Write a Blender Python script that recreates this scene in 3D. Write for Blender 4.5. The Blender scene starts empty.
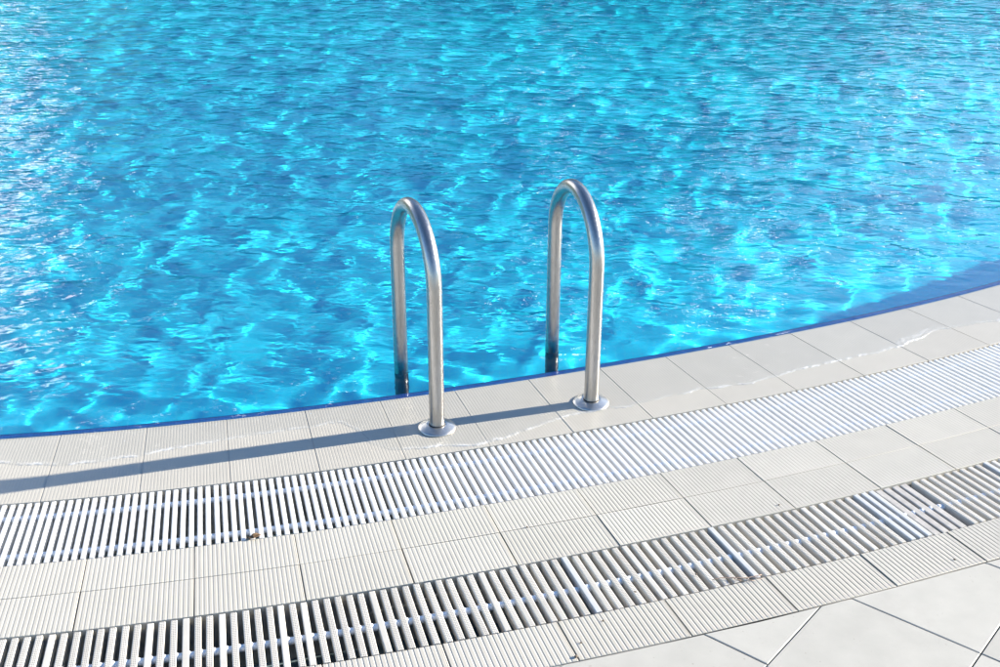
import bpy, math, random
import numpy as np
from mathutils import Vector, Matrix

random.seed(7)
rng = np.random.default_rng(11)
PI = math.pi
scene = bpy.context.scene
COL = scene.collection

# ------------------------------------------------------------------ plan of the pool edge
# every band (coping, grates, tiles) is concentric; angle a is measured at CEN from straight towards the viewer
CEN = np.array([-2.2164, 9.2411])
R0, R1, R2, R3, R4, R5, R6 = 6.282, 6.621, 6.895, 7.023, 7.163, 7.388, 7.5225
A_MIN, A_MAX = -0.35, 1.20
LIP = 0.027
WATER_Z = 0.004
DEPTH = 0.55
SUN_EL, SUN_AZ = math.radians(16.5), math.atan2(0.959, 0.284)
SUN_DIR = Vector((math.cos(SUN_EL) * math.sin(SUN_AZ), math.cos(SUN_EL) * math.cos(SUN_AZ), math.sin(SUN_EL)))


def dev(a):
    a = np.asarray(a, float)
    def f(t):
        return 0.7319 * t**2 + 3.2050 * t**3 - 4.3935 * t**4
    lo, hi = -0.13, 0.43
    t = a - 0.25
    slope_hi = 2 * 0.7319 * hi + 3 * 3.2050 * hi**2 - 4 * 4.3935 * hi**3
    return np.where(t < lo, f(lo), np.where(t > hi, f(hi) + slope_hi * (t - hi) + 3.2 * (t - hi) ** 2, f(np.clip(t, lo, hi))))


def pol(a, r):
    """angle + band radius -> x, y"""
    rr = r + float(dev(a))
    return CEN[0] + rr * math.sin(a), CEN[1] - rr * math.cos(a)


# ------------------------------------------------------------------ helpers
class MB:
    """collects vertices and faces for ONE mesh object"""
    def __init__(self):
        self.v, self.f, self.uv, self.s = [], [], [], []

    def vert(self, x, y, z):
        self.v.append((x, y, z))
        return len(self.v) - 1

    def face(self, idx, uv=None, smooth=False):
        self.f.append(tuple(idx))
        self.uv.append(uv)
        self.s.append(smooth)

    def box(self, x0, x1, y0, y1, z0, z1):
        i = [self.vert(x, y, z) for z in (z0, z1) for y in (y0, y1) for x in (x0, x1)]
        for q in ((0, 2, 3, 1), (4, 5, 7, 6), (0, 1, 5, 4), (2, 6, 7, 3), (0, 4, 6, 2), (1, 3, 7, 5)):
            self.face([i[k] for k in q])

    def tube(self, pts, rad, n=20, caps=True, radii=None):
        pts = [Vector(p) for p in pts]
        rings = []
        up = None
        for k, p in enumerate(pts):
            d = (pts[min(k + 1, len(pts) - 1)] - pts[max(k - 1, 0)]).normalized()
            if up is None:
                up = d.orthogonal().normalized()
            up = (up - d * up.dot(d)).normalized()
            side = d.cross(up)
            r = radii[k] if radii else rad
            rings.append([self.vert(*(p + (up * math.cos(t) + side * math.sin(t)) * r)) for t in [2 * PI * j / n for j in range(n)]])
        for a, b in zip(rings, rings[1:]):
            for j in range(n):
                self.face((a[j], a[(j + 1) % n], b[(j + 1) % n], b[j]), smooth=True)
        if caps:
            self.face(list(reversed(rings[0])))
            self.face(rings[-1])

    def lathe(self, prof, n=48, o=(0, 0, 0)):
        rings = [[self.vert(o[0] + r * math.cos(2 * PI * j / n), o[1] + r * math.sin(2 * PI * j / n), o[2] + z) for j in range(n)] for r, z in prof]
        for a, b in zip(rings, rings[1:]):
            for j in range(n):
                self.face((a[j], a[(j + 1) % n], b[(j + 1) % n], b[j]), smooth=True)

    def build(self, name, mat, parent=None, loc=None):
        me = bpy.data.meshes.new(name)
        me.from_pydata(self.v, [], self.f)
        if any(u is not None for u in self.uv):
            lay = me.uv_layers.new(name='UVMap')
            k = 0
            for fc, u in zip(self.f, self.uv):
                for j in range(len(fc)):
                    lay.data[k].uv = u[j] if u is not None else (50.0, 50.0)
                    k += 1
        me.polygons.foreach_set('use_smooth', self.s)
        me.materials.append(mat)
        me.update()
        ob = bpy.data.objects.new(name, me)
        COL.objects.link(ob)
        if parent is not None:
            ob.parent = parent
        if loc is not None:
            ob.location = loc
        return ob


def tag(o, label=None, cat=None, group=None, kind=None):
    if label:
        o['label'] = label
    if cat:
        o['category'] = cat
    if group:
        o['group'] = group
    if kind:
        o['kind'] = kind
    return o


def empty(name, loc):
    o = bpy.data.objects.new(name, None)
    COL.objects.link(o)
    o.location = loc
    return o


# ------------------------------------------------------------------ materials
def new_mat(name):
    m = bpy.data.materials.new(name)
    m.use_nodes = True
    nt = m.node_tree
    return m, nt, nt.nodes['Principled BSDF'], nt.nodes['Material Output']


def N(nt, kind, **kw):
    n = nt.nodes.new(kind)
    for k, v in kw.items():
        if k == 'inp':
            for s, val in v.items():
                n.inputs[s].default_value = val
        else:
            setattr(n, k, v)
    return n


def L(nt, a, b):
    nt.links.new(a, b)


def math_node(nt, op, a, b=None, c=None):
    n = N(nt, 'ShaderNodeMath', operation=op)
    for i, x in enumerate((a, b, c)):
        if x is None:
            continue
        if isinstance(x, (int, float)):
            n.inputs[i].default_value = x
        else:
            L(nt, x, n.inputs[i])
    return n.outputs[0]


def ramp(nt, fac, stops):
    r = N(nt, 'ShaderNodeValToRGB')
    e = r.color_ramp.elements
    e[0].position, e[0].color = stops[0][0], (*stops[0][1], 1)
    e[1].position, e[1].color = stops[-1][0], (*stops[-1][1], 1)
    for p, c in stops[1:-1]:
        x = e.new(p)
        x.color = (*c, 1)
    L(nt, fac, r.inputs[0])
    return r.outputs[0]


def mix(nt, fac, a, b, mode='MIX'):
    n = N(nt, 'ShaderNodeMix', data_type='RGBA', blend_type=mode)
    for sock, x in ((n.inputs[0], fac), (n.inputs[6], a), (n.inputs[7], b)):
        if isinstance(x, (int, float)):
            sock.default_value = x
        elif isinstance(x, tuple):
            sock.default_value = (*x, 1)
        else:
            L(nt, x, sock)
    return n.outputs[2]


def noise(nt, co, scale, detail=4, rough=0.55):
    n = N(nt, 'ShaderNodeTexNoise', inp={'Scale': scale, 'Detail': detail, 'Roughness': rough})
    L(nt, co, n.inputs['Vector'])
    return n.outputs['Fac']


def bump(nt, b, h, strength, dist):
    n = N(nt, 'ShaderNodeBump', inp={'Strength': strength, 'Distance': dist})
    L(nt, h, n.inputs['Height'])
    L(nt, n.outputs[0], b.inputs['Normal'])
    return n


def ceramic(name, dark, light, rough=0.5, speck=0.0, stain=0.0, mottle=14.0):
    """unglazed pale tile: every tile slightly its own tone, mottled, with a few specks and stains"""
    m, nt, b, _ = new_mat(name)
    g = N(nt, 'ShaderNodeNewGeometry')
    tc = N(nt, 'ShaderNodeTexCoord')
    co = tc.outputs['Object']
    f = noise(nt, co, mottle, 6)
    f2 = noise(nt, co, 2.3, 4)
    fac = math_node(nt, 'ADD', math_node(nt, 'MULTIPLY', f, 0.55), math_node(nt, 'MULTIPLY', g.outputs['Random Per Island'], 0.35))
    fac = math_node(nt, 'ADD', fac, math_node(nt, 'MULTIPLY', f2, 0.25))
    c = ramp(nt, fac, [(0.25, dark), (0.85, light)])
    if stain:
        s = noise(nt, co, 5.5, 8, 0.68)
        mk = ramp(nt, s, [(0.58, (0, 0, 0)), (0.74, (1, 1, 1))])
        c = mix(nt, math_node(nt, 'MULTIPLY', mk, stain), c, (0.36, 0.33, 0.30))
    if speck:
        s = noise(nt, co, 120.0, 2, 0.5)
        mk = ramp(nt, s, [(0.71, (0, 0, 0)), (0.77, (1, 1, 1))])
        c = mix(nt, math_node(nt, 'MULTIPLY', mk, speck), c, (0.22, 0.18, 0.14))
    L(nt, c, b.inputs['Base Color'])
    b.inputs['Roughness'].default_value = rough
    b.inputs['Specular IOR Level'].default_value = 0.4
    bump(nt, b, noise(nt, co, 420.0, 3), 0.25, 0.0006)
    return m


M_COPING = ceramic('coping_ceramic', (0.395, 0.369, 0.32), (0.457, 0.429, 0.373), 0.38, 0.05, 0.0)
M_TILE = ceramic('deck_ceramic', (0.413, 0.387, 0.336), (0.494, 0.465, 0.405), 0.5, 0.25, 0.28)
M_OUTER = ceramic('outer_ceramic', (0.404, 0.375, 0.324), (0.485, 0.452, 0.392), 0.55, 0.5, 0.32)
M_SLAB = ceramic('paving_slab', (0.345, 0.33, 0.295), (0.463, 0.445, 0.399), 0.6, 0.5, 0.36, 13.0)


def plain(name, col, rough=0.6, var=0.12, scale=20.0, metallic=0.0, bmp=0.0):
    m, nt, b, _ = new_mat(name)
    tc = N(nt, 'ShaderNodeTexCoord')
    f = noise(nt, tc.outputs['Object'], scale, 6)
    lo = tuple(x * (1 - var) for x in col)
    hi = tuple(min(1, x * (1 + var)) for x in col)
    L(nt, ramp(nt, f, [(0.3, lo), (0.7, hi)]), b.inputs['Base Color'])
    b.inputs['Roughness'].default_value = rough
    b.inputs['Metallic'].default_value = metallic
    if bmp:
        bump(nt, b, noise(nt, tc.outputs['Object'], scale * 12, 3), 0.3, bmp)
    return m


M_GROUT = plain('joint_mortar', (0.30, 0.29, 0.28), 0.9, 0.3, 40)
M_GROUT_PALE = plain('pale_joint_mortar', (0.40, 0.388, 0.365), 0.9, 0.1, 40)
M_GROUND = plain('pale_ground', (0.55, 0.54, 0.52), 0.9, 0.1, 3)
M_CHANNEL = plain('channel_concrete', (0.52, 0.50, 0.465), 0.7, 0.35, 18, bmp=0.002)
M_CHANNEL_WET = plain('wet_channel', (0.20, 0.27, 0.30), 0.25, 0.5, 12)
M_RUBBER = plain('black_rubber', (0.03, 0.03, 0.03), 0.7)
M_STAINLESS_TREAD = plain('tread_plastic', (0.75, 0.76, 0.78), 0.4, 0.05)
M_LEAF = plain('dry_leaf_brown', (0.20, 0.12, 0.06), 0.8, 0.5, 90)
M_TWIG = plain('twig_red_brown', (0.36, 0.25, 0.19), 0.8, 0.4, 120)
M_CRUMB = plain('dirt_crumb', (0.14, 0.11, 0.08), 0.9, 0.5, 200)
M_STRING = plain('pale_string', (0.62, 0.56, 0.45), 0.9, 0.2, 150)
M_ROD = plain('rod_plastic', (0.74, 0.76, 0.79), 0.35, 0.05, 30)
M_BLUE_BAR = plain('pale_blue_plastic', (0.48, 0.485, 0.485), 0.55, 0.05, 30)


def white_plastic():
    m, nt, b, _ = new_mat('white_plastic_slat')
    g = N(nt, 'ShaderNodeNewGeometry')
    tc = N(nt, 'ShaderNodeTexCoord')
    f = math_node(nt, 'ADD', math_node(nt, 'MULTIPLY', noise(nt, tc.outputs['Object'], 30, 4), 0.6), math_node(nt, 'MULTIPLY', g.outputs['Random Per Island'], 0.4))
    L(nt, ramp(nt, f, [(0.25, (0.77, 0.765, 0.75)), (0.8, (0.83, 0.825, 0.81))]), b.inputs['Base Color'])
    b.inputs['Roughness'].default_value = 0.36
    tl = N(nt, 'ShaderNodeBsdfTranslucent', inp={'Color': (0.92, 0.93, 0.945, 1)})
    mx = N(nt, 'ShaderNodeMixShader', inp={0: 0.33})
    L(nt, b.outputs[0], mx.inputs[1])
    L(nt, tl.outputs[0], mx.inputs[2])
    L(nt, mx.outputs[0], _.inputs['Surface'])
    return m


def dotted_plastic(name, lo, hi):
    """aged cream slat with rows of little pits along its top (UV in metres, x across, y along)"""
    m, nt, b, _ = new_mat(name)
    g = N(nt, 'ShaderNodeNewGeometry')
    tc = N(nt, 'ShaderNodeTexCoord')
    sep = N(nt, 'ShaderNodeSeparateXYZ')
    L(nt, tc.outputs['UV'], sep.inputs[0])
    u, v = sep.outputs[0], sep.outputs[1]
    pu, pv = 0.0040, 0.0058
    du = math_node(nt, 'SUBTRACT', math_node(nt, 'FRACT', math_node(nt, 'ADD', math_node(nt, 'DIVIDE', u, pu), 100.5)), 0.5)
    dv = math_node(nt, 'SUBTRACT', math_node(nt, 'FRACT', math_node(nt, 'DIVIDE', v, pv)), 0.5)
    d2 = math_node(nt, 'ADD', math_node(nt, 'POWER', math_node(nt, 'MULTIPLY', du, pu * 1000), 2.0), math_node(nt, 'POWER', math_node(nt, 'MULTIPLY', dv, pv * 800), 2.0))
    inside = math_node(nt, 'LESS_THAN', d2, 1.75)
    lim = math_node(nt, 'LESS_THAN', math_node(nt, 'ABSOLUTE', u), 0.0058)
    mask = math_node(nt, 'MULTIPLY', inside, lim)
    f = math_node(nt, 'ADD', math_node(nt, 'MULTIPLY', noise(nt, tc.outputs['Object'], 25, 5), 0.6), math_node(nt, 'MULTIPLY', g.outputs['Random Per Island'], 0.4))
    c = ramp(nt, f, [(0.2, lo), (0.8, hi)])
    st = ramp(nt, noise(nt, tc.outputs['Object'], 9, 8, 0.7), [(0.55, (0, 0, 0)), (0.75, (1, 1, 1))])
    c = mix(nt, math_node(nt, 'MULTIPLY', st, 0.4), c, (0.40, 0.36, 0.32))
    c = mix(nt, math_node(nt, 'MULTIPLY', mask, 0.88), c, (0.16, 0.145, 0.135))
    L(nt, c, b.inputs['Base Color'])
    b.inputs['Roughness'].default_value = 0.45
    bump(nt, b, math_node(nt, 'SUBTRACT', 1.0, mask), 0.5, 0.001)
    tl = N(nt, 'ShaderNodeBsdfTranslucent', inp={'Color': (0.85, 0.82, 0.77, 1)})
    mx = N(nt, 'ShaderNodeMixShader', inp={0: 0.14})
    L(nt, b.outputs[0], mx.inputs[1])
    L(nt, tl.outputs[0], mx.inputs[2])
    L(nt, mx.outputs[0], _.inputs['Surface'])
    return m


M_WHITE = white_plastic()
M_DOT = dotted_plastic('dotted_cream_slat', (0.56, 0.53, 0.475), (0.70, 0.67, 0.61))


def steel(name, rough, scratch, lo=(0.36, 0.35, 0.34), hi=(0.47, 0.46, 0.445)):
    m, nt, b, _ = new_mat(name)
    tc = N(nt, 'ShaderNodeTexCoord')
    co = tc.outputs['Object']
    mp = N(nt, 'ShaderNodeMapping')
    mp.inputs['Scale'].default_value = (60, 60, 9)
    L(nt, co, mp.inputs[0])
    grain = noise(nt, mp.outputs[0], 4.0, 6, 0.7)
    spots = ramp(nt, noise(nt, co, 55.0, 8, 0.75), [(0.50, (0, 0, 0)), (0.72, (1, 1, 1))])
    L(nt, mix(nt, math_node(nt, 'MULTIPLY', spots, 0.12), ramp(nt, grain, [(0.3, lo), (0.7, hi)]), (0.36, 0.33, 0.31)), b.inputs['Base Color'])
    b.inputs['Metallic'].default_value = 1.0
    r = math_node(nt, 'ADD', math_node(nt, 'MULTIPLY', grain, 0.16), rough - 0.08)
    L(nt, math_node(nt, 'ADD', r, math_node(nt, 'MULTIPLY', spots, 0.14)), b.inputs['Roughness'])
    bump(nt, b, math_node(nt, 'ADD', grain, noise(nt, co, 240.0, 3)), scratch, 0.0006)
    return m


M_STEEL = steel('brushed_steel', 0.30, 0.02)
M_DARK_REFLECT = steel('dark_reflection_steel', 0.45, 0.02, (0.09, 0.11, 0.13), (0.14, 0.16, 0.18))  # underwater leg: its dark refraction and reflection put into the steel colour
M_FLANGE = steel('satin_flange_steel', 0.34, 0.02, (0.60, 0.57, 0.53), (0.70, 0.67, 0.62))


def mosaic(name, lo, hi, grout, size, rough=0.3):
    m, nt, b, _ = new_mat(name)
    tc = N(nt, 'ShaderNodeTexCoord')
    br = N(nt, 'ShaderNodeTexBrick', offset=0.0, squash=1.0)
    br.inputs['Color1'].default_value = (*lo, 1)
    br.inputs['Color2'].default_value = (*hi, 1)
    br.inputs['Mortar'].default_value = (*grout, 1)
    br.inputs['Scale'].default_value = 1.0
    br.inputs['Mortar Size'].default_value = size * 0.06
    br.inputs['Mortar Smooth'].default_value = 0.2
    br.inputs['Brick Width'].default_value = size
    br.inputs['Row Height'].default_value = size
    L(nt, tc.outputs['UV'], br.inputs['Vector'])
    L(nt, br.outputs['Color'], b.inputs['Base Color'])
    b.inputs['Roughness'].default_value = rough
    return m


M_POOL = mosaic('azure_pool_mosaic', (0.010, 0.70, 0.98), (0.016, 0.76, 0.99), (0.04, 0.73, 0.97), 0.03)
M_LIP = mosaic('navy_lip_mosaic', (0.012, 0.050, 0.26), (0.022, 0.085, 0.38), (0.10, 0.18, 0.45), 0.009)


def water_mat():
    m, nt, b, out = new_mat('pool_water_clear')
    nt.nodes.remove(b)
    g = N(nt, 'ShaderNodeBsdfGlass', inp={'Roughness': 0.0, 'IOR': 1.333, 'Color': (1, 1, 1, 1)})
    L(nt, g.outputs[0], out.inputs['Surface'])
    tc = N(nt, 'ShaderNodeTexCoord')
    at = N(nt, 'ShaderNodeAttribute', attribute_name='ripple')
    co = tc.outputs['Object']
    wob = N(nt, 'ShaderNodeTexNoise', inp={'Scale': 1.7, 'Detail': 2.0})
    L(nt, co, wob.inputs['Vector'])
    h = None
    for ang, sx, sy, sc, amp in ((12, 1.0, 1.7, 6.5, 0.0095), (-20, 1.0, 1.6, 13.0, 0.0036), (30, 1.0, 1.6, 28.0, 0.0017)):
        mp = N(nt, 'ShaderNodeMapping')
        mp.inputs['Rotation'].default_value = (0, 0, math.radians(ang))
        mp.inputs['Scale'].default_value = (sx, sy, 1)
        L(nt, co, mp.inputs[0])
        n = N(nt, 'ShaderNodeTexNoise', inp={'Scale': sc, 'Detail': 1.0, 'Roughness': 0.4, 'Distortion': 0.6})
        L(nt, mp.outputs[0], n.inputs['Vector'])
        v = math_node(nt, 'MULTIPLY', n.outputs['Fac'], amp)
        h = v if h is None else math_node(nt, 'ADD', h, v)
    gust = math_node(nt, 'ADD', math_node(nt, 'MULTIPLY', wob.outputs['Fac'], 1.2), 0.4)
    h = math_node(nt, 'MULTIPLY', math_node(nt, 'MULTIPLY', h, gust), at.outputs['Fac'])
    bp = N(nt, 'ShaderNodeBump', inp={'Strength': 1.0, 'Distance': 1.0})
    L(nt, h, bp.inputs['Height'])
    L(nt, bp.outputs[0], g.inputs['Normal'])
    return m


M_WATER = water_mat()


def film_mat():
    """a sheet of water two millimetres thick: clear, with a wet gloss"""
    m, nt, b, out = new_mat('thin_water_film')
    nt.nodes.remove(b)
    tr = N(nt, 'ShaderNodeBsdfTransparent', inp={'Color': (0.975, 0.98, 0.98, 1)})
    gl = N(nt, 'ShaderNodeBsdfGlossy', inp={'Roughness': 0.03, 'Color': (1, 1, 1, 1)})
    fr = N(nt, 'ShaderNodeFresnel')
    gm = N(nt, 'ShaderNodeNewGeometry')
    # the same mirror share from both faces: the film is far too thin to trap light
    L(nt, math_node(nt, 'SUBTRACT', 1.333, math_node(nt, 'MULTIPLY', gm.outputs['Backfacing'], 1.333 - 1 / 1.333)), fr.inputs['IOR'])
    mx = N(nt, 'ShaderNodeMixShader')
    L(nt, math_node(nt, 'MULTIPLY', fr.outputs[0], 0.32), mx.inputs[0])
    L(nt, tr.outputs[0], mx.inputs[1])
    L(nt, gl.outputs[0], mx.inputs[2])
    # white rim line painted for the sun's caustic glint, with foam at the crest
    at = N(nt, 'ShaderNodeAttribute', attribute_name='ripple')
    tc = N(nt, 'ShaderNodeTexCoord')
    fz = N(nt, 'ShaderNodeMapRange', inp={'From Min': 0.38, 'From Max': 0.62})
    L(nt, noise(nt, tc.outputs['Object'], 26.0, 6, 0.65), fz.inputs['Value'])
    froth_glint = math_node(nt, 'MULTIPLY', at.outputs['Fac'], fz.outputs[0])
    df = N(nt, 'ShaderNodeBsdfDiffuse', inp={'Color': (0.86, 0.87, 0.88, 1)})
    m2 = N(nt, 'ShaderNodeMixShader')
    L(nt, froth_glint, m2.inputs[0])
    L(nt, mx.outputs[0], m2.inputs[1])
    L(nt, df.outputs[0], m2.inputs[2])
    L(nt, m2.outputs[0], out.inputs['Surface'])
    return m


M_FILM = film_mat()

# ------------------------------------------------------------------ joints read along the bands
def joint_list(known, step, lo=A_MIN, hi=A_MAX):
    js = list(known)
    while js[0] - step > lo:
        js.insert(0, js[0] - step)
    while js[-1] + step < hi:
        js.append(js[-1] + step)
    return js


J_COP = joint_list([0.1560, 0.1936, 0.2290, 0.2649, 0.3005, 0.3369, 0.3745, 0.4120, 0.4485, 0.4850, 0.5218, 0.5596, 0.5975], 0.0370)
J_MID = joint_list([0.1784, 0.2151, 0.2502, 0.2856, 0.3213, 0.3581, 0.3931, 0.4271, 0.4635, 0.4981], 0.0356)
J_OUT = joint_list([0.2871, 0.3234, 0.3589, 0.3946, 0.4303, 0.4650], 0.0356)


def rib_tile(mb, a0, a1, ri, ro, ribs, depth, thick=0.02, z=0.0, tilt=0.0004, cham=0.0018, groove=(0.55, 0.68, 0.87)):
    """one tile with radial ribs on its face and chamfered ends"""
    prof = [(0.0, -cham)]
    for k in range(ribs):
        for t, h in ((0.0, 0.0), (groove[0], 0.0), (groove[1], -depth), (groove[2], -depth)):
            prof.append(((k + t + 0.06) / (ribs + 0.06), h))
    prof.append((1.0, 0.0))
    prof.append((1.0, -cham))
    prof[-2] = (1.0 - 0.002 / max((a1 - a0) * ri, 0.01), 0.0)
    z0, tx, ty = z + random.uniform(-tilt, tilt), random.uniform(-tilt, tilt), random.uniform(-tilt, tilt)
    rows = []
    for r, dz, w in ((ri, -thick, 0), (ri, -cham, -1), (ri + cham, 0, 0), (ro - cham, 0, 1), (ro, -cham, 1), (ro, -thick, 0)):
        row = []
        for t, h in prof:
            x, y = pol(a0 + (a1 - a0) * t, r)
            hh = h if dz == 0 else (min(h, 0) * 0.6 + dz if dz > -thick else dz)
            row.append(mb.vert(x, y, z0 + hh + tx * (t - 0.5) * 2 + ty * w))
        rows.append(row)
    for p, q in zip(rows, rows[1:]):
        for j in range(len(prof) - 1):
            mb.face((p[j], q[j], q[j + 1], p[j + 1]))
    for j in (0, -1):
        lo_in, lo_out = rows[0][j], rows[-1][j]
        mb.face([r[j] for r in rows] if j == 0 else [r[j] for r in reversed(rows)])


def strip(name, mat, ri, ro, z, kind='structure', a0=A_MIN, a1=A_MAX, n=240, wall=None):
    mb = MB()
    prev = None
    for k in range(n + 1):
        a = a0 + (a1 - a0) * k / n
        i = mb.vert(*pol(a, ri), z)
        j = mb.vert(*pol(a, ro), z)
        if prev:
            mb.face((prev[0], prev[1], j, i))
        prev = (i, j)
    o = mb.build(name, mat)
    o['kind'] = kind
    return o


# coping: one row of finely ribbed tiles; the blue lip belongs to the basin
mb = MB()
for a0, a1 in zip(J_COP, J_COP[1:]):
    g = 0.0010 / R0
    rib_tile(mb, a0 + g, a1 - g, R0, R1, 27, 0.0002, cham=0.0006)
coping = mb.build('pool_coping', M_COPING)
coping['kind'] = 'structure'
strip('coping_bed', M_GROUT_PALE, R0 - 0.002, R1 - 0.003, -0.0012)

mb = MB()
for a0, a1 in zip(J_MID, J_MID[1:]):
    w = random.choice((0.0008, 0.001, 0.0014, 0.0018))
    for ri, ro, s in ((R2, R3 - 0.0006, 0.7), (R3 + 0.0006, R4, 1.15)):
        g = w * s / ri
        rib_tile(mb, a0 + g, a1 - g * 1.1, ri, ro, 23, 0.00042, cham=0.0009)
deck = mb.build('ribbed_deck_tiles', M_TILE)
deck['kind'] = 'structure'
strip('deck_tile_bed', M_GROUT, R2 + 0.003, R4 - 0.003, -0.007)

mb = MB()
for a0, a1 in zip(J_OUT, J_OUT[1:]):
    w = random.choice((0.001, 0.0014, 0.0018, 0.0022))
    rib_tile(mb, a0 + w / R5, a1 - w / R5, R5, R6, 21, 0.00065, groove=(0.62, 0.72, 0.88))
outer = mb.build('outer_ribbed_tiles', M_OUTER)
outer['kind'] = 'structure'
strip('outer_tile_bed', M_GROUT, R5 + 0.003, R6 + 0.0035, -0.0055)


# gutter channels under the grates
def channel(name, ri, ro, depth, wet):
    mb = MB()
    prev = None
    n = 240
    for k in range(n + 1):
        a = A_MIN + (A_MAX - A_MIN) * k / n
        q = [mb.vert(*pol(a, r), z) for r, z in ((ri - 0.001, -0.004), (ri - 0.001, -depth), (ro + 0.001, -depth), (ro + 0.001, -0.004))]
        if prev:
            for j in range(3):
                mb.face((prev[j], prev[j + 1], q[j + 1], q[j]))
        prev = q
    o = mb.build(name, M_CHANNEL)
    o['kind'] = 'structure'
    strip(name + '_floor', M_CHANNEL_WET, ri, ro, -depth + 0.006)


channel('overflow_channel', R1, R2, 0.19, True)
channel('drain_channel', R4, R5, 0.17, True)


# ------------------------------------------------------------------ grates
def slat(mb, a, ri, ro, w, h, z=0.0, dots=True, lean=0.0):
    x0, y0 = pol(a, ri)
    x1, y1 = pol(a + lean, ro)
    d = Vector((x1 - x0, y1 - y0, 0))
    ln = d.length
    d.normalize()
    s = Vector((-d.y, d.x, 0))
    c = 0.0016
    prof = [(-w / 2 + 0.001, -h), (-w / 2, -c), (-w / 2 + c * 0.4, -c * 0.35), (-w / 2 + c * 1.2, 0), (w / 2 - c * 1.2, 0), (w / 2 - c * 0.4, -c * 0.35), (w / 2, -c), (w / 2 - 0.001, -h)]
    rings = []
    for t in (0.0, 1.0):
        rings.append([mb.vert(*(Vector((x0, y0, z)) + d * (ln * t) + s * px + Vector((0, 0, pz)))) for px, pz in prof])
    off = 0.0 if dots else 20.0
    n = len(prof)
    for j in range(n):
        k = (j + 1) % n
        u0, u1 = prof[j][0], prof[k][0]
        top = 2 <= j <= 4
        uv = [(u0 + off, 0.0), (u1 + off, 0.0), (u1 + off, ln), (u0 + off, ln)] if top else [(20.0, 20.0)] * 4
        mb.face((rings[0][j], rings[0][k], rings[1][k], rings[1][j]), uv)
    mb.face(list(reversed(rings[0])), [(20.0, 20.0)] * n)
    mb.face(rings[1], [(20.0, 20.0)] * n)


def arc_pts(a0, a1, r, z, n=None):
    n = n or max(4, int(abs(a1 - a0) * r / 0.03))
    return [(*pol(a0 + (a1 - a0) * k / n, r), z) for k in range(n + 1)]


# pool side: one long white rolled grate
ga0, ga1 = A_MIN + 0.02, A_MAX - 0.02
gx, gy = pol(0.35, 0.5 * (R1 + R2))
overflow = empty('overflow_grate', (gx, gy, 0))
tag(overflow, 'long clean white slatted grate curving beside the pool coping', 'grate', 'grates let into the deck')


def local(mb, root):
    ox, oy, oz = root.location
    mb.v = [(x - ox, y - oy, z - oz) for x, y, z in mb.v]
    return mb


mb = MB()
a = ga0
while a < ga1:
    slat(mb, a + random.uniform(-1, 1) * 0.00008, R1 + 0.0035, R2 - 0.0035, 0.0122, 0.020, z=-0.001 + random.uniform(-1, 1) * 0.0003, lean=random.uniform(-1, 1) * 0.0001)
    a += 0.00309
local(mb, overflow).build('slats', M_WHITE, overflow)
for r in (R1 + 0.058, R2 - 0.050):
    mb = MB()
    mb.tube(arc_pts(ga0 - 0.003, ga1, r, -0.0115), 0.0078, 10)
    local(mb, overflow).build('connector_rod', M_ROD, overflow)

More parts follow.
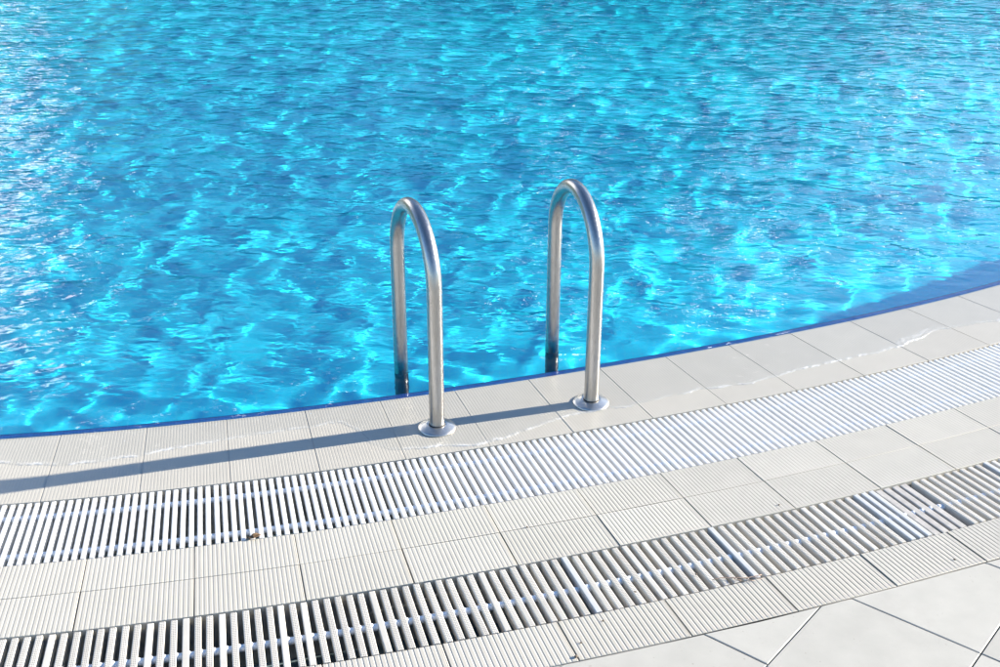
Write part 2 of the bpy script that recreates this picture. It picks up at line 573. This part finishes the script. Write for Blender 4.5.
# outer drain: sections of older cream slats, parted by pale blue end bars
P2 = 0.00366
SEP1, SEP2, SEP4 = 0.3373, 0.3923, 0.5114
sections = [
    (A_MIN + 0.02, SEP1, [], 'longest drain grate section, at the left, its worn cream slats over a dark gully'),
    (SEP1, SEP2, [], 'drain grate section with cream slats between two single pale blue bars'),
    (SEP2, 0.4521, [0.4521, 0.4555, 0.4588], 'drain grate section of cream slats ending in three pale blue bars'),
    (0.4588, SEP4, [], 'drain grate section that starts with crowded grey slats beside three blue bars'),
    (SEP4, A_MAX - 0.02, [], 'drain grate section furthest right, of evenly spaced cream slats'),
]
RODR = R4 + 0.118
M_GREYSLAT = plain('crowded_grey_slat', (0.40, 0.38, 0.355), 0.6, 0.18, 40)
for k, (s0, s1, blue, label) in enumerate(sections):
    am = min(max(0.5 * (s0 + s1), 0.2), 0.56)
    root = empty('drain_grate', (*pol(am, 0.5 * (R4 + R5)), 0))
    tag(root, label, 'grate', 'drain grate sections along the outer gully')
    mb = MB()
    grey = MB()
    pit = (s1 - s0) / round((s1 - s0) / P2)
    a = s0 + pit * (1.0 if k else 0.0)
    if k == 3:
        for q in (0.4621, 0.4656, 0.4695, 0.4731):
            slat(grey, q, R4 + 0.003, R5 - 0.003, 0.0195, 0.022, z=-0.0035, dots=False)
        pit = (s1 - 0.4780) / round((s1 - 0.4780) / P2)
        a = 0.4780
    while a < (s1 - 0.6 * P2 if k < 4 else s1):
        slat(mb, a + random.uniform(-1, 1) * 0.00016, R4 + 0.003 + random.uniform(0, 0.002), R5 - 0.003, 0.0148, 0.026, z=-0.0015 + random.uniform(-1, 1) * 0.0006,
             dots=random.random() > 0.16, lean=random.uniform(-1, 1) * 0.0003)
        a += pit
    local(mb, root).build('slats', M_DOT, root)
    if grey.v:
        o = local(grey, root).build('crowded_slats', M_GREYSLAT, root)
        o['label'] = 'grey slats set close together'
    ends = blue if blue else ([s1] if k in (0, 1, 3) else [])
    for q in ends:
        mb = MB()
        slat(mb, q, R4 + 0.003, R5 - 0.003, 0.0150, 0.024, z=0.0004, dots=False)
        local(mb, root).build('end_bar', M_BLUE_BAR, root)
    mb = MB()
    mb.tube(arc_pts(s0, s1 if k != 2 else 0.4600, RODR, -0.0135), 0.0085, 10)
    # the knuckles round the rod between the slats
    a = s0 + P2 * 0.5
    while a < s1 and k < 4:
        if 0.1 < a < 0.6:
            p = Vector((*pol(a, RODR), -0.0125))
            t = Vector((math.cos(a), math.sin(a), 0))
            mb.tube([p - t * 0.0045, p - t * 0.003, p + t * 0.003, p + t * 0.0045], 0.0095, 10, radii=[0.0085, 0.0095, 0.0095, 0.0085])
        a += P2
    local(mb, root).build('connector_rod', M_ROD, root)

# ------------------------------------------------------------------ big square paving slabs beyond the bands
U = Vector((0.780, -0.626)).normalized()
V = Vector((-U.y, U.x))
V = Vector((0.626, 0.780)).normalized()
SW, SH = 0.344, 0.335
gap = 0.0030
R_in = R6 + 0.003


def band_r(x, y):
    dx, dy = x - CEN[0], y - CEN[1]
    a = math.atan2(dx, -dy)
    return math.hypot(dx, dy) - float(dev(a)), a


def clip_outside(poly):
    """cut a slab's outline along the outer edge of the tile band"""
    dense = []
    for p, q in zip(poly, poly[1:] + poly[:1]):
        for t in range(24):
            dense.append(p.lerp(q, t / 24))
    ins = [band_r(p.x, p.y)[0] < R_in for p in dense]
    if not any(ins):
        return poly
    if all(ins):
        return None
    out = []
    n = len(dense)
    for k in range(n):
        if ins[k]:
            _, a = band_r(dense[k].x, dense[k].y)
            out.append(Vector(pol(a, R_in)))
        else:
            out.append(dense[k])
    # drop near duplicates
    res = []
    for p in out:
        if not res or (p - res[-1]).length > 0.004:
            res.append(p)
    if len(res) < 3:
        return None
    area = 0.5 * sum(p.x * q.y - q.x * p.y for p, q in zip(res, res[1:] + res[:1]))
    return res if abs(area) > 0.002 else None


mb = MB()
for i in range(-16, 22):
    for j in range(-18, 9):
        u0 = -0.858 + i * SW
        v0 = (2.323 if i >= 0 else 2.332) + j * SH
        if i >= 0 and j == -1:
            pass
        poly = [U * (u0 + gap * 0.5) + V * (v0 + gap * 0.5), U * (u0 + SW - gap * 0.5) + V * (v0 + gap * 0.5), U * (u0 + SW - gap * 0.5) + V * (v0 + SH - gap * 0.5), U * (u0 + gap * 0.5) + V * (v0 + SH - gap * 0.5)]
        c = sum(poly, Vector((0, 0))) / 4
        _, ac = band_r(c.x, c.y)
        if not (A_MIN + 0.02 < ac < A_MAX - 0.1):
            continue
        poly = clip_outside(poly)
        if not poly:
            continue
        z0 = -0.002 + random.uniform(-1, 1) * 0.0006
        cc = sum(poly, Vector((0, 0))) / len(poly)
        cut = len(poly) > 4
        top = []
        for p in poly:
            d = (cc - p)
            q = p + d * (0.002 / max(d.length, 0.01))
            top.append(mb.vert(q.x, q.y, z0))
        rim = [mb.vert(p.x, p.y, z0 - 0.0015) for p in poly]
        low = [mb.vert(p.x, p.y, z0 - 0.03) for p in poly]
        mb.face(top)
        n = len(poly)
        for k in range(n):
            m2 = (k + 1) % n
            mb.face((rim[k], rim[m2], top[m2], top[k]))
            mb.face((low[k], low[m2], rim[m2], rim[k]))
slabs = mb.build('paving_slabs', M_SLAB)
slabs['kind'] = 'structure'

# ------------------------------------------------------------------ basin, far coping, ground
def fan_far(a):
    """where the line of water that leaves the edge at angle a reaches the far side of the pool"""
    return -7.5 + (a - 0.13) * 27.9, 18.0


n_edge = 240
edge = [A_MIN + (A_MAX - A_MIN) * k / n_edge for k in range(n_edge + 1)]
near = [pol(a, R0 - LIP) for a in edge]
far = [fan_far(a) for a in edge]
mb = MB()
# floor and walls; UV in metres for the mosaic
nr = 12
grid = []
for (nx, ny), (fx, fy) in zip(near, far):
    grid.append([mb.vert(nx + (fx - nx) * t / nr, ny + (fy - ny) * t / nr, -DEPTH) for t in range(nr + 1)])
for c0, c1 in zip(grid, grid[1:]):
    for t in range(nr):
        q = (c0[t], c1[t], c1[t + 1], c0[t + 1])
        mb.face(q, [(mb.v[i][0], mb.v[i][1]) for i in q])
loop = near + [far[-1]] + [far[0]]
loop = near + [far[-1], far[0]]
dist = 0.0
for k in range(len(loop)):
    p, q = loop[k], loop[(k + 1) % len(loop)]
    d = math.hypot(q[0] - p[0], q[1] - p[1])
    top = -0.007
    i = [mb.vert(p[0], p[1], top), mb.vert(q[0], q[1], top), mb.vert(q[0], q[1], -DEPTH), mb.vert(p[0], p[1], -DEPTH)]
    mb.face(i, [(dist, 0), (dist + d, 0), (dist + d, -DEPTH), (dist, -DEPTH)])
    dist += d
basin = mb.build('pool_basin', M_POOL)
basin['kind'] = 'structure'

mb = MB()
prev = None
dist = 0.0
for a in edge:
    q = [mb.vert(*pol(a, r), z) for r, z in ((R0 + 0.0002, -0.0006), (R0 - 0.010, -0.0022), (R0 - LIP + 0.002, -0.006), (R0 - LIP - 0.0005, -0.030))]
    d = a * R0
    if prev:
        for j, (v0, v1) in enumerate(((0, 0.009), (0.009, 0.0265), (0.0265, 0.05))):
            mb.face((prev[0][j], q[j], q[j + 1], prev[0][j + 1]), [(prev[1], v0), (d, v0), (d, v1), (prev[1], v1)], True)
    prev = (q, d)
lip = mb.build('blue_pool_lip', M_LIP)
lip['kind'] = 'structure'

# pale coping round the rest of the pool (outside the frame)
mb = MB()
outline = [pol(A_MAX, R0 - LIP), far[-1], far[0], pol(A_MIN, R0 - LIP)]
cx = sum(p[0] for p in outline) / 4
cy = sum(p[1] for p in outline) / 4
def out_of(p, d):
    v = Vector((p[0] - 0.0, p[1] - 9.5))
    v.normalize()
    return (p[0] + v.x * d, p[1] + v.y * d)
for p, q in zip(outline, outline[1:]):
    p2, q2 = out_of(p, 0.6), out_of(q, 0.6)
    i = [mb.vert(*p, 0.010), mb.vert(*q, 0.010), mb.vert(*q2, 0.010), mb.vert(*p2, 0.010)]
    k = [mb.vert(*p, -0.05), mb.vert(*q, -0.05), mb.vert(*q2, -0.05), mb.vert(*p2, -0.05)]
    mb.face((i[0], i[1], i[2], i[3]))
    for s in range(4):
        t = (s + 1) % 4
        mb.face((k[s], k[t], i[t], i[s]))
far_coping = mb.build('far_pool_coping', M_COPING)
far_coping['kind'] = 'structure'

# ground sheet to the horizon, with the pool and its gullies left open
mb = MB()
inner = [pol(a, R5 + 0.012) for a in edge] + [out_of(far[-1], 0.1), out_of(far[0], 0.1)]
prev = None
rows = []
for p in inner:
    v = Vector((p[0] - 0.0, p[1] - 9.5))
    v.normalize()
    rows.append([mb.vert(p[0], p[1], -0.024), mb.vert(p[0] + v.x * 12, p[1] + v.y * 12, -0.024), mb.vert(v.x * 600, 9.5 + v.y * 600, -0.024)])
for r0_, r1_ in zip(rows, rows[1:] + rows[:1]):
    for j in range(2):
        mb.face((r0_[j], r0_[j + 1], r1_[j + 1], r1_[j]))
ground = mb.build('ground', M_GROUND)
ground['kind'] = 'structure'

# ------------------------------------------------------------------ water: pool surface and the film that runs over the coping
FILM = [(-0.4, .13), (-0.2, .16), (0.0, .12), (0.1, .13), (0.1343, 0.1346), (0.1513, 0.1587), (0.1657, 0.1705), (0.1806, 0.1611), (0.1921, 0.1537), (0.2065, 0.1347), (0.2387, 0.1081), (0.2609, 0.1024), (0.2800, 0.0953),
        (0.2860, 0.1528), (0.2895, 0.2414), (0.2958, 0.2783), (0.3087, 0.3025), (0.3161, 0.2954), (0.3233, 0.317), (0.3331, 0.3251), (0.3424, 0.3158), (0.3614, 0.2791), (0.3764, 0.2504), (0.3848, 0.247), (0.3932, 0.2503),
        (0.3982, 0.2489), (0.4074, 0.2572), (0.421, 0.2435), (0.4314, 0.2416), (0.445, 0.2342), (0.4694, 0.2547), (0.4992, 0.2328), (0.5282, 0.2307), (0.5521, 0.2304), (0.5703, 0.212), (0.5919, 0.1769), (0.5962, 0.1914), (0.6116, 0.1991), (0.6252, 0.22),
        (0.7, 0.20), (0.9, 0.23), (1.25, 0.18)]
FA = np.array([p[0] for p in FILM])
FR = np.array([p[1] for p in FILM])

cols = np.concatenate([np.linspace(A_MIN, 0.08, 60, endpoint=False), np.linspace(0.08, 0.72, 640, endpoint=False), np.linspace(0.72, A_MAX, 70)])
film_r = np.interp(cols, FA, FR)
film_r = film_r + 0.0035 * np.sin(cols * 61.0 * 6.3) * np.sin(cols * 23 + 1) + 0.002 * np.sin(cols * 1710 + 0.7) * np.sin(cols * 97)
# film rows: t from 0 (outer rim) to 1 (pool edge); pool rows: distance along the fan line
rim_d = np.array([-0.0012, 0.0, 0.0018, 0.004, 0.0065, 0.0095, 0.013])
t_film = np.linspace(0, 1, 52)[1:]
ds = [0.0]
while ds[-1] < 7.4:
    ds.append(ds[-1] + 0.009 + 0.0021 * ds[-1])
step = ds[-1] - ds[-2]
while ds[-1] < 14.5:
    step *= 1.05
    ds.append(ds[-1] + step)
ds = np.array(ds[1:]) / ds[-1]

AX = np.sin(cols)
AY = -np.cos(cols)
D = dev(cols)
X, Y, kindrow = [], [], []
rows_r = []
for d in rim_d:
    rows_r.append(R0 + film_r - d)
base_r = R0 + film_r - rim_d[-1]
for t in t_film:
    rows_r.append(base_r + (R0 - base_r) * t)
for r in rows_r:
    X.append(CEN[0] + (r + D) * AX)
    Y.append(CEN[1] + (r + D) * AY)
sx = CEN[0] + (R0 + D) * AX
sy = CEN[1] + (R0 + D) * AY
fx, fy = -7.5 + (cols - 0.13) * 27.9, 18.0 + 0 * cols
for t in ds:
    X.append(sx + (fx - sx) * t)
    Y.append(sy + (fy - sy) * t)
X, Y = np.array(X), np.array(Y)
n_film = len(rows_r)


def waves(X, Y, comps):
    Z = np.zeros_like(X)
    for kx, ky, amp, ph in comps:
        Z += amp * np.sin(kx * X + ky * Y + ph)
    return Z


def spectrum(n, l0, l1, slope, mean=0.0, spread=PI, tilt=0.0):
    out = []
    for k in range(n):
        lam = l0 * (l1 / l0) ** rng.random()
        th = mean + spread * (rng.random() * 2 - 1)
        kk = 2 * PI / lam
        sl = slope * math.sqrt(2.0 / n) * (lam / math.sqrt(l0 * l1)) ** tilt
        out.append((kk * math.cos(th), kk * math.sin(th), sl / kk, rng.random() * 2 * PI))
    return out


big = spectrum(56, 0.12, 0.70, 0.035, 0.7, PI, -0.1)
Z = waves(X, Y, big)
# gusty patches: parts of the surface are choppier than others
patch = 0.92 + 0.22 * np.sin(X * 0.9 + 0.6 * Y + 1.0) * np.sin(0.7 * Y - 0.5 * X)
Z *= patch
# calm at the overflow edge
rad = np.hypot(X - CEN[0], Y - CEN[1]) - dev(np.arctan2(X - CEN[0], -(Y - CEN[1])))
inn = np.clip((R0 - rad) / 0.45, 0, 1)
Z *= 0.10 + 0.90 * inn ** 0.8
# film on the coping
zf = np.full((n_film, len(cols)), 0.0)
rimz = np.array([-0.0012, 0.0012, 0.0024, 0.0029, 0.0028, 0.0024, 0.0021])
for k in range(len(rim_d)):
    zf[k] = rimz[k] if k > 1 else rimz[k] * 1.0
for k, t in enumerate(t_film):
    zf[len(rim_d) + k] = 0.0020 + (WATER_Z - 0.0020) * t ** 1.5
rip = waves(X[:n_film], Y[:n_film], spectrum(40, 0.022, 0.06, 0.030, 0.0, PI)) + waves(X[:n_film], Y[:n_film], spectrum(16, 0.08, 0.25, 0.012, 0.0, PI))
amt = np.ones(n_film)
amt[:3] = (0, 0.3, 0.7)
# rings round the two flanges
for (px, py) in ((-0.179, 3.085), (0.272, 3.237)):
    rr = np.hypot(X[:n_film] - px, Y[:n_film] - py)
    rip += 0.00028 * np.sin(rr * 2 * PI / 0.021) * np.exp(-((rr - 0.075) / 0.045) ** 2)
vary = 0.55 + 0.45 * np.sin(cols * 19 + 2.0) * np.sin(cols * 7.0)
zf = zf + 1.6 * np.clip(rip, -0.0006, 0.0008) * amt[:, None] * vary[None, :]
tt = np.concatenate([np.zeros(len(rim_d)), t_film])[:, None]
Z[:n_film] = zf + np.clip(Z[:n_film], -0.0012, 0.002) * tt ** 2
Z[n_film:] += WATER_Z

calm = np.clip((R0 - rad) / 0.30, 0, 1)
calm = 0.12 + 0.88 * calm


def sheet(name, X, Y, Z, mat, ripple):
    nrw, ncl = X.shape
    co = np.stack([X, Y, Z], -1).reshape(-1, 3).astype(np.float32)
    ii = np.arange(nrw * ncl).reshape(nrw, ncl)
    quads = np.stack([ii[:-1, :-1], ii[:-1, 1:], ii[1:, 1:], ii[1:, :-1]], -1).reshape(-1, 4)
    me = bpy.data.meshes.new(name)
    me.vertices.add(len(co))
    me.vertices.foreach_set('co', co.ravel())
    me.loops.add(quads.size)
    me.loops.foreach_set('vertex_index', quads.ravel().astype(np.int32))
    me.polygons.add(len(quads))
    me.polygons.foreach_set('loop_start', np.arange(0, quads.size, 4, dtype=np.int32))
    me.polygons.foreach_set('loop_total', np.full(len(quads), 4, dtype=np.int32))
    me.update(calc_edges=True)
    me.polygons.foreach_set('use_smooth', np.ones(len(quads), dtype=bool))
    att = me.attributes.new('ripple', 'FLOAT', 'POINT')
    att.data.foreach_set('value', ripple.ravel().astype(np.float32))
    me.materials.append(mat)
    o = bpy.data.objects.new(name, me)
    COL.objects.link(o)
    o['kind'] = 'structure'
    return o


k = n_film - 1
froth_glint = np.zeros((n_film, len(cols)))
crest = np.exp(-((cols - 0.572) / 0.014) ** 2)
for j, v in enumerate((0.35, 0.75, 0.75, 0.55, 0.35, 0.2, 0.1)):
    froth_glint[j] = 0.75 * v * (0.62 + 0.35 * np.sin(cols * 33 + 0.5) * np.sin(cols * 71)) + crest * 0.6 * v  # rim share paints the sun caustic, crest share is foam
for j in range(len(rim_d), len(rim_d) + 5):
    froth_glint[j] = crest * 0.55 * (1 - (j - len(rim_d)) / 5)
froth_glint = np.clip(froth_glint, 0, 0.9)
water = sheet('pool_water', X[k:], Y[k:], Z[k:], M_WATER, calm[k:])
film = sheet('water_film', X[:n_film], Y[:n_film], Z[:n_film], M_FILM, froth_glint)

# ------------------------------------------------------------------ the ladder
FRONT = [Vector((-0.179, 3.085, 0)), Vector((0.272, 3.237, 0))]
BACK = [Vector((-0.306, 3.421, 0)), Vector((0.167, 3.571, 0))]
H_TOP = [0.605, 0.610]
mid_pt = (FRONT[0] + FRONT[1]) / 2
ladder = empty('pool_ladder', mid_pt)
tag(ladder, 'stainless steel pool ladder with two arched handrails stepping from coping into water', 'ladder')
TUBE = 0.0215
for f, b, h in zip(FRONT, BACK, H_TOP):
    d = b - f
    ln = d.length
    d.normalize()
    r = ln / 2
    pts = [f + Vector((0, 0, z)) for z in (-0.02, 0.0, 0.15, 0.30, h - r - 0.02)]
    for k in range(33):
        t = PI * k / 32
        pts.append(f + d * (r - r * math.cos(t)) + Vector((0, 0, h - r + r * math.sin(t))))
    pts += [b + Vector((0, 0, z)) for z in (h - r - 0.02, 0.25, 0.1, 0.05, 0.001)]
    mb = MB()
    mb.tube([p - mid_pt for p in pts], TUBE, 32)
    rail = mb.build('handrail', M_STEEL, ladder)
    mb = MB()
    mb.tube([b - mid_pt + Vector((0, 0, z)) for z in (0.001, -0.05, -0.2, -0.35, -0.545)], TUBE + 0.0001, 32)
    mb.build('submerged_leg', M_DARK_REFLECT, rail)['label'] = 'leg end below the waterline, painted dark as the water shows it'
    mb = MB()
    mb.lathe([(0.0535, 0.0006), (0.0540, 0.0022), (0.0525, 0.0040), (0.045, 0.0068), (0.036, 0.0100), (0.030, 0.0122), (0.0285, 0.0126), (0.0235, 0.0122), (0.0220, 0.0110), (0.0218, 0.004)], 56, o=f - mid_pt)
    mb.build('flange', M_FLANGE, rail)
    mb = MB()
    mb.lathe([(0.0217, 0.0090), (0.0238, 0.0126), (0.0217, 0.0150)], 32, o=f - mid_pt)
    mb.build('seal_ring', M_RUBBER, rail)
e = (BACK[1] - BACK[0])
el = e.length
e.normalize()
nrm = Vector((-e.y, e.x, 0))
for z in (-0.23,):
    mb = MB()
    for s0, s1, h0, h1 in ((-0.04, 0.04, -0.012, 0.012), (-0.028, -0.022, 0.012, 0.015), (-0.003, 0.003, 0.012, 0.015), (0.022, 0.028, 0.012, 0.015)):
        base = len(mb.v)
        mb.box(0.022, el - 0.022, s0, s1, h0, h1)
        mb.v[base:] = [tuple(BACK[0] + e * x + nrm * y + Vector((0, 0, z + zz)) - mid_pt) for x, y, zz in mb.v[base:]]
    mb.build('tread', M_STAINLESS_TREAD, ladder)

# ------------------------------------------------------------------ small litter
def band_point(a, r, z):
    return Vector((*pol(a, r), z))


p = band_point(0.2363, 6.889, 0.0)
mb = MB()
for k, (dx, dy, w, l, rot, lift) in enumerate(((0, 0, 0.010, 0.030, 0.4, 0.006), (-0.009, -0.003, 0.008, 0.022, -0.5, 0.003))):
    nx = 8
    rowsv = []
    for i in range(nx + 1):
        t = i / nx
        half = w * math.sin(PI * min(max(t, 0.03), 0.97)) * 0.9
        row = []
        for s in (-1, -0.5, 0, 0.5, 1):
            lx, ly = (t - 0.5) * l, s * half
            lz = 0.0015 + lift * (abs(s) ** 1.5) * math.sin(PI * t) + 0.004 * t * t
            row.append(mb.vert(dx + lx * math.cos(rot) - ly * math.sin(rot), dy + lx * math.sin(rot) + ly * math.cos(rot), lz))
        rowsv.append(row)
    for r0_, r1_ in zip(rowsv, rowsv[1:]):
        for j in range(4):
            mb.face((r0_[j], r1_[j], r1_[j + 1], r0_[j + 1]), smooth=True)
leaf = mb.build('dry_leaf', M_LEAF, loc=p)
sol = leaf.modifiers.new('thickness', 'SOLIDIFY')
sol.thickness = 0.0006
tag(leaf, 'curled brown dry leaf caught at the edge of the white grate', 'leaf')

q0, q1 = band_point(0.3775, 7.362, 0.0028), band_point(0.3935, 7.385, 0.0028)
mb = MB()
pts = []
for k in range(13):
    t = k / 12
    pts.append(q0.lerp(q1, t) - q0 + Vector((0, 0.004 * math.sin(t * 7), 0.0012 * math.sin(t * 9) ** 2)))
mb.tube(pts, 0.0016, 7, radii=[0.0006 + 0.0006 * math.sin(PI * (0.1 + 0.8 * k / 12)) for k in range(13)])
for k in (5, 8, 10):
    b0 = pts[k]
    mb.tube([b0, b0 + Vector((0.008, -0.009, 0.002)), b0 + Vector((0.018, -0.012, 0.001))], 0.0009, 6)
tw = mb.build('dry_twig', M_TWIG, loc=q0)
tag(tw, 'thin reddish brown twig lying across the drain grate slats', 'twig')

mb = MB()
s0 = band_point(0.2700, 7.205, -0.010)
pts = []
for k in range(25):
    t = k / 24
    a = 0.2700 + t * 0.0440
    r = 7.206 - 0.018 * math.sin(t * 2.6) ** 2 + 0.003 * math.sin(t * 23)
    pts.append(band_point(a, r, -0.031 + 0.003 * math.sin(t * 15)) - s0)
mb.tube(pts, 0.0030, 8)
st = mb.build('pale_string', M_STRING, loc=s0)
tag(st, 'pale frayed string hanging under the drain grate slats', 'string')

crumbs = [((0.169, 2.112), 'brown dirt crumb on the outer ribbed tiles, lowest in the photo', 0.0050), ((0.182, 2.158), 'dirt crumb beside the lowest crumb on the ribbed outer tiles', 0.0030), ((0.236, 2.233), 'dirt crumb on the ribbed outer tiles just below the drain grate', 0.0032),
          ((0.725, 2.701), 'dirt crumb on the ribbed deck tiles at the right', 0.0034), ((0.071, 2.596), 'dirt crumb on the ribbed deck tiles at the joint of the rows', 0.0030), ((0.318, 2.338), 'dirt crumb at the lower edge of the drain grate', 0.0030),
          ((1.105, 2.470), 'dirt crumb on the outer edge of the ribbed tiles, furthest right', 0.0036), ((0.470, 2.405), 'dirt crumb beside the reddish brown twig', 0.0042)]
for (x, y), label, r in crumbs:
    mb = MB()
    n1, n2 = 6, 9
    r *= 0.7
    rings = []
    for i in range(n1 + 1):
        th = PI * i / n1
        rings.append([mb.vert(r * (0.8 + 0.5 * random.random()) * math.sin(th) * math.cos(2 * PI * j / n2) * 1.3, r * (0.8 + 0.4 * random.random()) * math.sin(th) * math.sin(2 * PI * j / n2), r * 0.55 * (1 + math.cos(th))) for j in range(n2)])
    for a_, b_ in zip(rings, rings[1:]):
        for j in range(n2):
            mb.face((a_[j], b_[j], b_[(j + 1) % n2], a_[(j + 1) % n2]))
    o = mb.build('dirt_crumb', M_CRUMB, loc=(x, y, 0.0002))
    o.rotation_euler.z = random.random() * 6
    tag(o, label, 'dirt crumb', 'crumbs of dirt on the tiles')

# unseen ridge added to block bright horizon sky, darkening what the water mirrors
def added_hill_mat():
    m, nt, b, _ = new_mat('added_hillside')
    tc = N(nt, 'ShaderNodeTexCoord')
    f = noise(nt, tc.outputs['Object'], 0.35, 8, 0.65)
    L(nt, ramp(nt, f, [(0.3, (0.018, 0.035, 0.016)), (0.7, (0.05, 0.08, 0.03))]), b.inputs['Base Color'])
    b.inputs['Roughness'].default_value = 0.95
    return m


mb = MB()
prev = None
for k in range(121):
    az = math.radians(-100 + 190 * k / 120)
    h = 28 + 6 * math.sin(az * 5 + 1) + 4 * math.sin(az * 13) + 2 * math.sin(az * 41 + 2) + 1.2 * math.sin(az * 97)
    fade = min(1.0, (k + 1) / 20, (121 - k) / 20)
    q = []
    for rr, hh in ((70, -0.03), (84, 0.35), (98, 0.7), (112, 0.93), (125, 1.0), (150, 0.9), (200, -0.03)):
        z = hh * h * fade if hh > 0 else -0.03
        w = 1 + 0.03 * math.sin(az * 31 + rr)
        q.append(mb.vert(rr * w * math.sin(az), rr * w * math.cos(az), z))
    if prev:
        for j in range(len(q) - 1):
            mb.face((prev[j], prev[j + 1], q[j + 1], q[j]), smooth=True)
    prev = q
added_hills = mb.build('added_hills', added_hill_mat())
added_hills['kind'] = 'structure'

# ------------------------------------------------------------------ sky, sun, caustics
world = bpy.data.worlds.new('World')
scene.world = world
world.use_nodes = True
nt = world.node_tree
bg = nt.nodes['Background']
sky = N(nt, 'ShaderNodeTexSky', sky_type='NISHITA', sun_disc=False)
sky.sun_elevation = SUN_EL
sky.sun_rotation = SUN_AZ
sky.air_density = 1.0
sky.dust_density = 0.0
sky.ozone_density = 4.5
# bright cloud at left and small puffs, added for white streaks the water mirrors
tc = N(nt, 'ShaderNodeTexCoord')
nrmv = N(nt, 'ShaderNodeVectorMath', operation='NORMALIZE')
L(nt, tc.outputs['Generated'], nrmv.inputs[0])
dv = nrmv.outputs[0]


def lobe(az, el, lo, hi):
    a_, e_ = math.radians(az), math.radians(el)
    n = N(nt, 'ShaderNodeVectorMath', operation='DOT_PRODUCT')
    L(nt, dv, n.inputs[0])
    n.inputs[1].default_value = (math.cos(e_) * math.sin(a_), math.cos(e_) * math.cos(a_), math.sin(e_))
    mr = N(nt, 'ShaderNodeMapRange', interpolation_type='SMOOTHSTEP', inp={'From Min': lo, 'From Max': hi})
    L(nt, n.outputs['Value'], mr.inputs['Value'])
    return mr.outputs[0]


puff = noise(nt, dv, 3.2, 7, 0.6)
mapp = N(nt, 'ShaderNodeMapRange', inp={'From Min': 0.34, 'From Max': 0.52})
L(nt, puff, mapp.inputs['Value'])
streak_bank = math_node(nt, 'MULTIPLY', lobe(-37, 14, 0.960, 0.982), mapp.outputs[0])
glint_wisp = N(nt, 'ShaderNodeMapRange', inp={'From Min': 0.68, 'From Max': 0.74})
L(nt, noise(nt, dv, 15.0, 2, 0.5), glint_wisp.inputs['Value'])
thin = math_node(nt, 'MULTIPLY', glint_wisp.outputs[0], lobe(5, 38, 0.66, 0.90))
STREAK_CLOUD = 19.0
c1 = mix(nt, thin, sky.outputs[0], (46.0, 44.0, 43.0))
sheen_veil = math_node(nt, 'MULTIPLY', lobe(27, 17, 0.955, 0.99), 0.20)  # haze patch added for the pale sheen on the water at right
c1 = mix(nt, sheen_veil, c1, (13.0, 13.5, 15.0))
c2 = mix(nt, streak_bank, c1, (STREAK_CLOUD, STREAK_CLOUD * 0.97, STREAK_CLOUD * 0.95))
L(nt, c2, bg.inputs['Color'])
bg.inputs['Strength'].default_value = 0.078

sun_d = bpy.data.lights.new('sun', 'SUN')
sun_d.energy = 5.0
sun_d.angle = math.radians(0.5)
sun_d.color = (1.0, 0.925, 0.79)
sun = bpy.data.objects.new('sun', sun_d)
COL.objects.link(sun)
sun.rotation_euler = SUN_DIR.to_track_quat('Z', 'Y').to_euler()

# sunlight is really bent through the water on to the basin and coping
water.cycles.is_caustics_caster = True
for o in [o for o in COL.objects if o.type == 'MESH' and not o.name.startswith(('handrail', 'flange', 'tread', 'seal_ring')) and o.name not in ('pool_water', 'water_film', 'pool_coping', 'coping_bed', 'ground', 'paving_slabs', 'outer_ribbed_tiles')]:
    o.cycles.is_caustics_receiver = True
sun_d.cycles.is_caustics_light = True

# ------------------------------------------------------------------ camera and render settings
cam_d = bpy.data.cameras.new('camera')
cam = bpy.data.objects.new('camera', cam_d)
COL.objects.link(cam)
cam_d.sensor_width = 36.0
cam_d.lens = 1245.38 / 1000 * 36.0
cam_d.clip_start = 0.05
cam_d.clip_end = 2000
cam.matrix_world = Matrix.Translation((0, 0, 1.8163)) @ Matrix.Rotation(math.radians(90 - 26.15), 4, 'X') @ Matrix.Rotation(math.radians(0.3426), 4, 'Z')
scene.camera = cam

scene.render.engine = 'CYCLES'
cy_ = scene.cycles
cy_.caustics_refractive = True
cy_.caustics_reflective = False
cy_.max_bounces = 10
cy_.transmission_bounces = 8
cy_.diffuse_bounces = 4
cy_.glossy_bounces = 4
cy_.use_denoising = True
cy_.blur_glossy = 0.3
cy_.sample_clamp_indirect = 6.0
scene.view_settings.view_transform = 'Standard'
scene.view_settings.look = 'None'
scene.view_settings.exposure = 1.86
scene.view_settings.gamma = 1.0
scene.view_settings.use_curve_mapping = False
